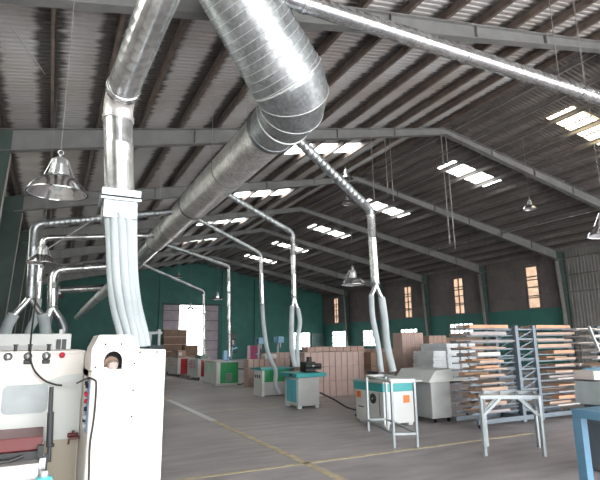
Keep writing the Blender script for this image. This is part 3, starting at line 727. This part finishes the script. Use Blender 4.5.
# machine behind it on the left
o=thing('cabinet_machine','pale blue-white cabinet machine with small dark window, behind the cream one','machine',(-.1,8.5,0))
mb=MB(); mb.box(-.85,8,0,.28,9.2,1.76,bev=.02); mb.box(.12,8.05,1.76,.16,8.1,1.82); mb.build('cabinet','white',o)
mb=MB(); mb.box(.09,7.985,1.5,.22,8.0,1.68,bev=.004); mb.box(.15,7.98,1.5,.16,7.99,1.68,'white'); mb.build('window','dgreen',o)
mb=MB(); mb.box(-.7,7.985,.3,.05,8.0,1.6); mb.build('door','greyw',o)
o=thing('electrical_cabinet','dark panel with cable loops on the left wall by the hoses','cabinet',(-1.5,12,1.5))
mb=MB(); mb.box(-1.75,11.6,1.2,-1.4,12.4,2.1); mb.build('box','dgreen',o); mb=MB(); mb.tube(catmull([(-1.42,11.7,2.1),(-1.3,11.8,2.5),(-1.25,12,2.2),(-1.3,12.2,2.6),(-1.45,12.3,2.1)]),.015,6); mb.build('cable_loop','galv',o)

# ------------------------------------------------------------------ row of machines on the right of the aisle
# A: teal striped machine
a=thing('spindle_machine','white machine with teal band, black fan and orange sticker on its side','machine',(6.1,8.6,0))
mb=MB(); mb.box(5.75,8.08,.05,6.5,9.05,.64,bev=.01); mb.box(5.80,8.12,0,5.9,8.25,.05).box(6.35,8.12,0,6.45,8.25,.05).box(5.8,8.85,0,5.9,9.0,.05); mb.build('base_cabinet','white',a)
mb=MB(); mb.box(5.73,8.06,.64,6.52,9.07,.80,bev=.008); mb.build('upper_band','teal',a)
mb=MB(); mb.box(5.68,7.98,.80,6.62,9.12,.84,bev=.008); mb.build('table_top','greyw',a)
mb=MB(); mb.lathe([(0,-.012),(.09,-.012),(.10,0),(.10,.01)],(5.745,8.42,.50),24,'dark','X'); mb.lathe([(0,-.02),(.02,-.02),(.02,0)],(5.745,8.42,.50),12,'alud','X'); mb.build('fan','dark',a)
mb=MB(); mb.box(6.22,8.07,.42,6.36,8.08,.56); mb.build('sticker','orange',a)
mb=MB(); mb.box(5.742,8.85,.48,5.75,9.0,.6); mb.build('rating_plate','orange',a)
mb=MB(); mb.box(5.742,8.62,.08,5.75,8.63,.62).box(5.742,8.75,.30,5.75,8.95,.32).box(5.742,8.2,.2,5.75,8.21,.62); mb.build('door_gap','black',a)
mb=MB(); mb.box(5.9,8.4,.84,6.3,8.8,.96,bev=.02); mb.tube([(6.1,8.6,.96),(6.1,8.6,1.15)],.05,14); mb.box(5.85,8.35,.86,5.95,8.75,1.0); mb.build('cutter_head','black',a)
# stainless table frame in front
t=thing('steel_stand','thin stainless stand with white top in front of the teal band machine','stand',(5.2,7.2,0))
c4=[V((4.82,6.55,0)),V((5.16,6.42,0)),V((5.62,7.8,0)),V((5.30,7.95,0))]
for c in c4: MB().bar(c,c+V((0,0,.98)),.035,.035).build('leg','galv',t)
mb=MB()
for i in range(4): mb.bar(c4[i]+V((0,0,.2)),c4[(i+1)%4]+V((0,0,.2)),.03,.03)
mb.build('lower_rail','galv',t)
mb=MB()
for i in range(4): mb.bar(c4[i]+V((0,0,.97)),c4[(i+1)%4]+V((0,0,.97)),.035,.035)
mb.build('upper_rail','white',t)
mb=MB(); mb.bar(c4[0].lerp(c4[1],.5)+V((0,0,1.0)),c4[0].lerp(c4[3],.12)+V((.25,0,1.0)),.4,.02); mb.build('top_plate','white',t)
# A2 covered grey-white machine to its right
a=thing('planing_machine','pale grey machine with slanted cover on dark castors, right of teal band machine','machine',(7.4,8.4,0))
mb=MB(); mb.box(6.85,8.0,.08,7.35,9.0,.78,bev=.02); mb.build('body','greyw',a)
mb=MB(); mb.box(7.36,8.05,.12,7.95,8.9,.74,bev=.02); mb.build('side_body','woodg',a)
mb=MB(); mb.prism([(6.75,.78),(7.95,.78),(7.9,.86),(7.5,1.02),(6.95,1.0)],7.95,9.05); mb.build('cover','white',a)
for x,y in ((6.95,8.05),(7.3,8.05),(7.85,8.1)):
    mb=MB(); mb.tube([(x-.02,y,.04),(x+.02,y,.04)],.04,14); mb.box(x-.02,y-.02,.04,x+.02,y+.02,.12); mb.build('caster','dark',a)
# B: teal door machine
a=thing('spindle_machine','machine with white framed teal door and overhanging dark teal table','machine',(6.1,11.7,0))
mb=MB(); mb.box(5.56,11.3,.06,6.12,12.1,.74,bev=.01); mb.build('base_cabinet','greyw',a)
mb=MB(); mb.box(5.545,11.3,.06,5.56,12.1,.74); 
for y in (11.32,11.98): mb.box(5.545,y,0,5.64,y+.1,.06)
mb.build('side_frame','white',a); MB().box(6.03,11.32,0,6.11,11.4,.06).build('foot','white',a)
mb=MB(); mb.box(5.535,11.42,.14,5.546,11.98,.68); mb.box(5.53,11.69,.14,5.536,11.70,.68,'teal'); mb.build('door','tealp',a)
mb=MB(); mb.box(5.44,11.2,.74,6.28,12.25,.84,bev=.012); mb.box(5.435,11.45,.77,5.44,11.6,.82,'dark'); mb.build('table_top','teal',a)
mb=MB(); mb.box(5.85,11.5,.84,6.15,11.85,1.1,bev=.03); mb.tube([(6.0,11.6,1.1),(6.0,11.6,1.22)],.07,14); mb.tube([(5.8,11.45,1.0),(6.25,11.45,1.0)],.06,14); mb.box(6.15,11.5,.9,6.3,11.7,1.02); mb.build('cutter_head','dark',a)
mb=MB(); mb.lathe([(0,-.02),(.03,-.02),(.03,.02),(0,.02)],(6.0,11.38,1.0),12,'alud','Y'); mb.build('hub','alud',a)
# D: green topped machine
a=thing('spindle_machine','smaller white and grey machine with green upper half, behind teal door machine','machine',(6.2,14.7,0))
mb=MB(); mb.box(5.82,14.35,0,5.9,15.05,.76,bev=.006); mb.build('side_panel','white',a)
mb=MB(); mb.box(5.9,14.37,.03,6.72,15.05,.42,bev=.01); mb.build('base_cabinet','greyw',a)
mb=MB(); mb.box(5.9,14.36,.42,6.74,15.06,.78,bev=.01); mb.build('upper_cabinet','greenp',a)
mb=MB(); mb.box(5.75,14.25,.78,6.85,15.15,.83); mb.build('table_top','teal',a)
for y in (14.5,14.68,14.85): MB().box(5.812,y,.53,5.82,y+.1,.62).build('switch','black',a)
# green and white machine
a=thing('edge_bander','white and green machine with pale green screen panel and grey vent','machine',(6.2,19.7,0))
mb=MB(); mb.box(5.79,18.9,.08,5.95,20.6,.86,bev=.01); mb.build('side_panel','white',a)
mb=MB(); mb.box(5.78,19.25,.5,5.79,20.3,.78); mb.build('screen_panel','lgreen',a)
mb=MB(); mb.box(5.95,18.92,.08,6.68,20.55,.86,bev=.01); mb.build('cabinet','greenp',a)
mb=MB(); mb.box(6.16,18.905,.14,6.42,18.92,.45); 
for k in range(6): mb.box(6.17,18.9,.17+k*.045,6.41,18.906,.18+k*.045,'black')
mb.build('vent','vent',a)
mb=MB(); mb.box(5.75,18.85,.0,6.72,20.6,.08); mb.build('plinth','greyw',a)
mb=MB(); mb.box(5.74,18.8,.86,6.72,20.65,.9); mb.build('table_top','greyw',a)
mb=MB(); mb.tube([(6.35,19.2,.9),(6.35,19.2,1.25)],.06,12).box(6.1,19.0,.95,6.25,19.2,1.3).tube([(6.5,19.3,.9),(6.55,19.3,1.35),(6.75,19.3,1.4)],.03,8); mb.build('sanding_head','bluem',a)
tag(MB().tube(catmull([(6.7,19.0,.6),(6.95,18.9,.55),(7.0,18.9,.25),(6.85,18.82,.05),(6.6,18.8,.02)]),.02,8).build('cable','dark'),'dark cable looping beside the green machine','cable')
# red machines
for (y0,y1,lab) in ((22.3,24.2,'red and white machine nearer the green one, by the bright doorway'),(25.0,27.8,'red and white machine behind the other red one, by the cream tower edge')):
    a=thing('drilling_machine',lab,'machine',(6,y0,0)); x1=6.6 if y0<24 else 6.35; xo=.28 if y0<24 else 0
    mb=MB(); mb.box(5.70+xo,y0,.12,5.85+xo,y1,.86,bev=.01); mb.build('side_panel','white',a)
    mb=MB(); mb.box(5.85+xo,y0+.02,.14,x1,y1,.86,bev=.01); mb.build('cabinet','red',a)
    for x,y in ((5.75+xo,y0+.05),(x1-.08,y0+.05),(5.75+xo,y1-.1)): MB().box(x,y,0,x+.06,y+.06,.13).build('foot','dark',a)
    # worn red characters on the white side, unreadable in the photograph
    mb=MB(); random.seed(int(y0)); L=y1-y0
    for r_ in range(3):
        for k in range(7):
            yy=y0+.25*L+k*.09*L; z=.74-r_*.13
            if random.random()<.85:
                mb.box(5.692+xo,yy,z,5.70+xo,yy+.012*L,z+.085); mb.box(5.692+xo,yy,z+random.choice((0,.04,.07)),5.70+xo,yy+.05*L,z+random.choice((.015,.05,.085)))
    mb.build('lettering','redknob',a)
    mb=MB(); mb.box(5.72+xo,y0+.05,.86,x1-.02,y1-.05,.90); mb.build('table_top','greyw',a)
tag(MB().box(6.15,22.5,.9,6.5,23.6,1.06,bev=.02).build('control_box','vent'),'dark grey-green box standing on the nearer red machine','box')
o=thing('carton','open carton with small packets on the farther red machine','carton',(6,26,.9)); MB().box(5.8,25.5,.9,6.2,26.9,1.25,bev=.02).build('box','carton',o); MB().box(5.85,25.45,1.0,6.0,25.5,1.15).build('label_patch','white',o)
tag(MB().tube(catmull([(6.16,11.35,.35),(6.4,11.1,.2),(6.6,10.8,.03),(6.5,10.0,.02),(6.1,9.4,.02),(5.8,9.15,.1)]),.02,8).build('cable','dark'),'black cable lying on the floor between the two teal machines','cable')

# ------------------------------------------------------------------ far machines, cabinets and stacks
tag(MB().box(14.1,37.2,0,15.0,37.9,1.36,bev=.02).build('cabinet','magenta'),'magenta cabinet standing against the green back wall','cabinet')
o=thing('board_stack','tall brown stack of boards to the left of the bright doorway','stack',(8.6,38,0))
mb=MB(); mb.box(7.5,37.6,.15,9.2,38.6,2.6); mb.build('boards','cartond',o)
mb=MB()
for z in (.5,1.0,1.5,2.05): mb.box(7.48,37.58,z,9.22,38.6,z+.05)
mb.build('strap','carton2',o); MB().box(7.6,37.7,0,9.1,38.5,.15).build('pallet','wood',o)
o=thing('press_machine','tall pale blue-grey machine left of the brown board stack','machine',(6.3,33,0))
MB().box(5.6,32.6,0,6.5,33.4,1.5,bev=.03).build('body','rack',o); MB().box(5.6,32.7,1.5,5.75,33.3,2.3).build('column','galv',o); MB().box(6.15,32.7,1.5,6.3,33.3,2.5).build('column','galv',o); MB().box(5.5,32.6,2.2,6.4,33.3,2.35).build('head','galv',o)
o=thing('carton_pile','low pile of brown cartons before the bright doorway','cartons',(8.3,30,0))
MB().box(6.9,29,0,7.9,30,.9,bev=.02).build('carton','carton',o); MB().box(7.0,29.1,.9,7.8,29.8,1.5,bev=.02).build('carton','cartond',o)
# drill press group near x 185-245
def drillpress(x,y,h,lab,m1,m2):
    o=thing('drill_press',lab,'machine',(x,y,0)); MB().box(x-.3,y-.3,0,x+.3,y+.3,.12,bev=.02).build('base',m2,o)
    MB().tube([(x,y+.1,.12),(x,y+.1,h)],.07,14).build('column',m1,o); MB().box(x-.25,y-.25,h*.5,x+.25,y+.2,h*.5+.06).build('table',m2,o)
    MB().box(x-.18,y-.4,h-.35,x+.18,y+.3,h,bev=.04).build('head',m2,o)
    mb=MB(); mb.tube([(x,y-.3,h-.35),(x,y-.3,h-.6)],.03,10); mb.build('spindle','alud',o)
    mb=MB()
    for q in range(3): a_=q*2*PI/3+.3; mb.bar((x-.2,y-.3,h-.2),(x-.2,y-.3+.25*math.cos(a_),h-.2+.25*math.sin(a_)),.02)
    mb.build('feed_handle','black',o); return o
drillpress(9.3,27.6,2.1,'dark drill press standing right of the doorway','black','dgreen')
drillpress(10.6,26.6,1.85,'blue drill press before the green wall, left of its twin','galv','bluem')
drillpress(11.7,26.4,1.9,'blue drill press before the green wall, nearer the magenta cabinet','galv','bluem')
drillpress(9.9,29.5,1.7,'pale blue press half hidden by the green machine','bluem','rack')
tag(MB().box(14.6,YB-.12,2.0,14.61,YB,2.01).build('switch_plate','white'),'tiny white plate on the green back wall','plate'); bpy.data.objects['switch_plate'].scale=(1,1,1)
o=bpy.data.objects['switch_plate']; o.data.clear_geometry(); o.data.from_pydata([(16.2,YB-.03,1.75),(16.5,YB-.03,1.75),(16.5,YB-.03,2.05),(16.2,YB-.03,2.05),(16.2,YB-.005,1.75),(16.5,YB-.005,1.75),(16.5,YB-.005,2.05),(16.2,YB-.005,2.05)],[],[(0,1,2,3),(7,6,5,4),(0,4,5,1),(1,5,6,2),(2,6,7,3),(3,7,4,0)])

# cartons: one mesh per size, copied
def carton_mesh(w,d,h,m,st):
    mb=MB(); mb.box(0,0,0,w,d,h,m,bev=.008); mb.box(w*.47,-.002,0,w*.53,d+.002,h+.002,st)
    o=mb.build('carton'); C.objects.unlink(o); return o
def stack(x0,y0,nx,ny,nz,w,d,h,m,label,group,z0=0,jit=.01,st='strap',skip=lambda i,j,k:False,name='carton'):
    src=carton_mesh(w-.012,d-.012,h-.006,m,st)
    for k in range(nz):
        for j in range(ny):
            for i in range(nx):
                if skip(i,j,k): continue
                o=src.copy(); o.name=name; o.location=(x0+i*w+random.uniform(0,jit),y0+j*d+random.uniform(0,jit),z0+k*h); C.objects.link(o); tag(o,label,'carton',group)
random.seed(3)
stack(6.75,13.35,5,1,3,.42,.5,.43,'carton2','pinkish strapped carton in the wall of cartons behind the teal door machine','cartons behind the teal door machine')
stack(6.9,13.42,4,1,1,.5,.42,.15,'carton','flat brown carton lying on top of the pinkish carton wall','flat cartons on top of the carton wall',z0=1.30)
stack(8.85,13.0,2,1,3,.45,.5,.42,'cartond','dark brown carton in the gap right of the pinkish carton wall','dark cartons beside the carton wall')
stack(10.3,13.3,5,1,2,.18,.5,.8,'carton2','upright pinkish board bundle in the stack before the lower windows','upright bundles before the windows',z0=.25,st='carton')
tag(MB().box(10.2,13.2,0,11.3,13.9,.24).build('pallet','wood'),'low pallet under the upright pinkish bundles','pallet')
stack(11.95,13.9,4,1,2,.2,.5,.88,'carton','plain brown upright bundle between pink bundles and white panels','brown upright bundles',z0=.0,st='carton2')
stack(13.2,15.5,5,1,5,.6,.6,.34,'cartond','dark brown carton in the long low stack behind the white panels','dark cartons behind the white panels')
stack(6.6,17.6,4,1,3,.42,.5,.33,'carton2','pale pink carton in the stack between green machine and forked hose','pale cartons behind the green topped machine')
stack(8.4,17.4,4,1,3,.42,.5,.36,'carton','light brown carton in the stack under the bright back window','cartons under the back window')
stack(8.5,20.8,4,1,3,.5,.5,.38,'carton2','small pinkish carton far behind the green machine','far pinkish cartons')
stack(12.2,20.0,8,1,4,.6,.5,.31,'carton','brown carton in the long far row under the lower windows','long far row of cartons')
for i,(x,y) in enumerate(((7.2,17.5),(8.9,17.3))):
    o=thing('white_sack',['white sack on the pale cartons behind the green topped machine','white sack on the light brown cartons under the back window'][i],'sack',(x,y,1.0)); MB().box(x,y,(.99,1.08)[i],x+.5,y+.4,(1.16,1.22)[i],bev=.06).build('sack_body','white',o); MB().box(x+.2,y-.01,(1.0,1.10)[i],x+.25,y+.41,(1.165,1.225)[i]).build('tie','greyw',o)

# white wrapped panel stack
random.seed(5)
pt=thing('panel_pallet','large white wrapped pile of panels between the brown bundles and the rack','panel pile',(11,11.7,0))
MB().box(10.55,11.5,.0,11.6,12.6,.14).build('pallet','wood',pt)
mb=MB()
for k in range(17): mb.box(10.5+random.uniform(-.01,.01),11.45+random.uniform(-.01,.01),.14+k*.08,11.62+random.uniform(-.01,.01),12.6,.14+k*.08+.072)
mb.build('panels','wrap',pt)
mb=MB(); mb.box(10.95,11.40,.14,10.98,12.6,1.51).box(11.3,11.40,.14,11.33,12.6,1.51); mb.build('strap','greyw',pt)
o=thing('panel_pallet','short white wrapped pile leaning left of the large white pile','panel pile',(10,11.6,0))
mb=MB()
for k in range(11): mb.box(9.95+k*.006+random.uniform(-.01,.01),11.5,.3+k*.09,10.48,12.4,.3+k*.09+.08)
mb.build('panels','wrap',o); MB().box(9.95,11.5,0,10.45,12.4,.3).build('pallet','cartond',o)

# ------------------------------------------------------------------ board racks
def rack(x,y,label,side):
    """upright posts with arms on both sides"""
    o=thing('board_rack',label,'rack',(x,y,0))
    for yy in (y,y+.5):
        for xx in (x,x+.5): MB().box(xx-.04,yy-.04,0.06,xx+.04,yy+.04,1.86).build('upright','rack',o)
    for yy in (y,y+.5):
        mb=MB()
        for k in range(9):
            z=.25+k*.19; mb.box(x,yy-.02,z,x+.5,yy+.02,z+.03)
            if k<8: mb.bar((x,yy,z),(x+.5,yy,z+.19),.02)
        mb.build('ladder_brace','rack',o)
    mb=MB(); mb.box(x-1.2,y-.05,.1,x+1.75,y+.0,.18).box(x-1.2,y+.5,.1,x+1.75,y+.56,.18).box(x-.04,y,.1,x+.04,y+.5,.18).box(x+.46,y,.1,x+.54,y+.5,.18); mb.build('base_frame','rack',o)
    for xx in (x-1.1,x+1.6):
        mb=MB(); mb.tube([(xx,y-.06,.09),(xx,y+.0,.09)],.08,16); mb.build('wheel','dark',o)
    return o
random.seed(11)
def fill(o,x,y,labL,labR,gL,gR,n=13,right=True):
    for k in range(n):
        z=.27+k*.127
        for s in ((-1,1) if right else (1,)):
            xa,xb=(x-1.25,x) if s<0 else (x+.5,x+1.75)
            for yy in (y+.05,y+.45): MB().box(xa,yy-.012,z-.012,xb,yy+.012,z+.012).build('arm','rack',o)
            w=random.uniform(.58,.75) if k<9 else random.uniform(.9,1.15)
            sx=(x-1.02+random.uniform(-.08,.08) if k<9 else x-1.22) if s<0 else (x+1.02+random.uniform(-.05,.05) if k<9 else x+.58)
            for j in range(3):
                m_=random.choice(['wood','woodo','woodp','woodg','wood','wood'])
                d=.175; yy=y-.03+j*.185; hh=random.choice((.025,.045,.065)); ww=w*random.uniform(.92,1.05)
                b=MB().box(sx,yy,z+.0125,sx+ww,yy+d,z+.0125+hh,bev=.003).build('wooden_board',m_)
                tag(b,labL if s<0 else labR,'board',gL if s<0 else gR)
rk=rack(8.19,7.0,'tall blue-grey rack with many arms of wooden boards, behind the small steel table',0)
fill(rk,8.19,7.0,'wooden board lying on the arms on the window side of the tall rack','wooden board lying on the arms at the blue table end of the tall rack','boards on the left arms of the tall rack','boards on the right arms of the tall rack')
rk2=rack(10.9,6.6,'second board rack cut by the right edge, behind the first rack',0)
fill(rk2,10.9,6.6,'wooden board on the second rack at the right edge','wooden board on the far side of the second rack','boards on the second rack','boards on the second rack, far side',12,False)
for k in range(11):
    z=.3+k*.145
    for yy in (6.68,7.4): MB().box(9.95,yy,z-.01,10.9,yy+.02,z+.01).build('arm','rack',rk2)
    for j in range(2):
        b=MB().box(10.0+random.uniform(0,.1),6.6+j*.4,z+.011,10.75,6.95+j*.4,z+.011+random.choice((.025,.05)),bev=.003).build('wooden_board',random.choice(['woodp','wood','woodp'])); tag(b,'pale wooden board on the second rack, on its side towards the first rack','board','boards on the second rack, near side')
mb=MB(); mb.bar((9.72,6.5,1.83),(9.95,6.5,1.35),.05,.04); mb.build('stay_bar','galv',rk2)

# galvanised small table
t=thing('steel_table','small bare galvanised steel table frame with corner braces before the rack','table',(6.2,5.5,0))
q=[V((5.60,5.50,0)),V((6.28,5.08,0)),V((6.74,5.53,0)),V((6.12,5.96,0))]
for c in q: MB().bar(c,c+V((0,0,.80)),.045,.045).build('leg','galv',t)
mb=MB()
for i in range(4): mb.bar(q[i]+V((0,0,.79)),q[(i+1)%4]+V((0,0,.79)),.05,.05)
for f_ in (.33,.66): mb.bar(q[0].lerp(q[1],f_)+V((0,0,.795)),q[3].lerp(q[2],f_)+V((0,0,.795)),.03,.03)
mb.build('top_frame','galv',t)
for i in range(4):
    a_,b_=q[i],q[(i+1)%4]
    for c,d in ((a_,b_),(b_,a_)): MB().bar(c+V((0,0,.52)),c.lerp(d,.34)+V((0,0,.77)),.035,.035).build('corner_brace','galv',t)
# blue table
t=thing('work_table','heavy blue steel table cut by the lower right corner','table',(6,3.4,0))
mb=MB(); mb.box(5.27,2.7,.74,7.2,3.85,.83,bev=.006); mb.build('top_frame','btable',t)
for x,y in ((5.27,3.75),(7.05,3.70),(5.32,2.78),(7.05,2.78)): MB().box(x,y,0,x+.1,y+.1,.74).build('leg','btable',t)
# machine on / behind blue table
o=thing('belt_sander','light blue and grey sanding machine standing behind the blue table','machine',(6.9,4.8,0))
MB().box(6.12,3.98,0.0,6.6,4.3,.80,bev=.03).build('stand','rack',o)
mb=MB(); mb.prism([(6.02,.80),(6.6,.80),(6.6,.98),(6.22,1.09),(6.06,1.07)],3.98,4.33); mb.build('body','galv',o)
MB().box(6.04,4.05,1.09,6.20,4.33,1.20,bev=.012).build('gear_box','woodp',o)
MB().box(6.20,4.0,1.08,6.8,4.33,1.22,bev=.03).build('motor_housing','bluem',o)
mb=MB(); mb.box(6.2,3.93,.86,6.27,3.98,1.06,m='bluem'); mb.tube([(6.33,3.98,.96),(6.33,3.93,.96)],.09,18,'btable'); mb.build('drive_guard','btable',o)
mb=MB(); mb.lathe([(.12,-.01),(.13,-.015),(.14,0),(.13,.015),(.12,.01),(.12,-.01)],(6.4,3.95,.3),20,axis='Y'); mb.bar((6.27,3.95,.3),(6.53,3.95,.3),.015); mb.build('hand_wheel','alud',o)

# ------------------------------------------------------------------ light: daylight sky + sun, and portals at the openings
w=bpy.data.worlds.new('sky'); sc.world=w; w.use_nodes=True
N,L=w.node_tree.nodes,w.node_tree.links; bg=N['Background']
tc=N.new('ShaderNodeTexCoord'); sp=N.new('ShaderNodeSeparateXYZ'); L.new(tc.outputs['Generated'],sp.inputs[0])
cr=N.new('ShaderNodeValToRGB'); L.new(sp.outputs['Z'],cr.inputs[0]); cr.color_ramp.elements[0].position=0; cr.color_ramp.elements[0].color=(1,.98,.96,1); cr.color_ramp.elements[1].position=.8; cr.color_ramp.elements[1].color=(.80,.92,1,1)
L.new(cr.outputs[0],bg.inputs[0]); bg.inputs[1].default_value=5.0
sl=bpy.data.lights.new('sun','SUN'); sl.energy=12; sl.angle=.02; sl.color=(1,.95,.88)
so=bpy.data.objects.new('sun',sl); C.objects.link(so); so.rotation_euler=V((.22,.62,-1)).to_track_quat('-Z','Y').to_euler()
def portal(loc,rot,sx,sy):
    l=bpy.data.lights.new('window_portal','AREA'); l.shape='RECTANGLE'; l.size=sx; l.size_y=sy; l.cycles.is_portal=True
    o=bpy.data.objects.new('window_portal',l); o.location=loc; o.rotation_euler=rot; C.objects.link(o)
portal(((XL+XR)/2,YF-.3,2.9),(PI/2,0,0),XR-XL,5.8)           # open front end, faces +Y
portal(((ox0+ox1)/2,YB+.3,dz/2),(-PI/2,0,0),ox1-ox0,dz)

# ------------------------------------------------------------------ camera
f,yaw,pit,rol=495.54,.4626,.2026,-.013
cd=bpy.data.cameras.new('camera'); cam=bpy.data.objects.new('camera',cd); C.objects.link(cam); sc.camera=cam
cd.sensor_width=36; cd.lens=f*36/600; cd.clip_end=500; cd.clip_start=.05
Rr=V((math.cos(yaw),-math.sin(yaw),0)); F=V((math.cos(pit)*math.sin(yaw),math.cos(pit)*math.cos(yaw),math.sin(pit)))
U=V((-math.sin(pit)*math.sin(yaw),-math.sin(pit)*math.cos(yaw),math.cos(pit)))
c_,s_=math.cos(rol),math.sin(rol); rx=Rr*c_+U*s_; uy=-Rr*s_+U*c_
mtx=Matrix((rx,uy,-F)).transposed().to_4x4(); mtx.translation=(0,0,1.6); cam.matrix_world=mtx
sc.view_settings.view_transform='Standard'; sc.view_settings.look='None'; sc.view_settings.gamma=1; sc.view_settings.exposure=1.22
sc.view_settings.use_curve_mapping=False
sc.cycles.max_bounces=10; sc.cycles.diffuse_bounces=6; sc.cycles.glossy_bounces=4; sc.cycles.transparent_max_bounces=8
sc.cycles.sample_clamp_indirect=8
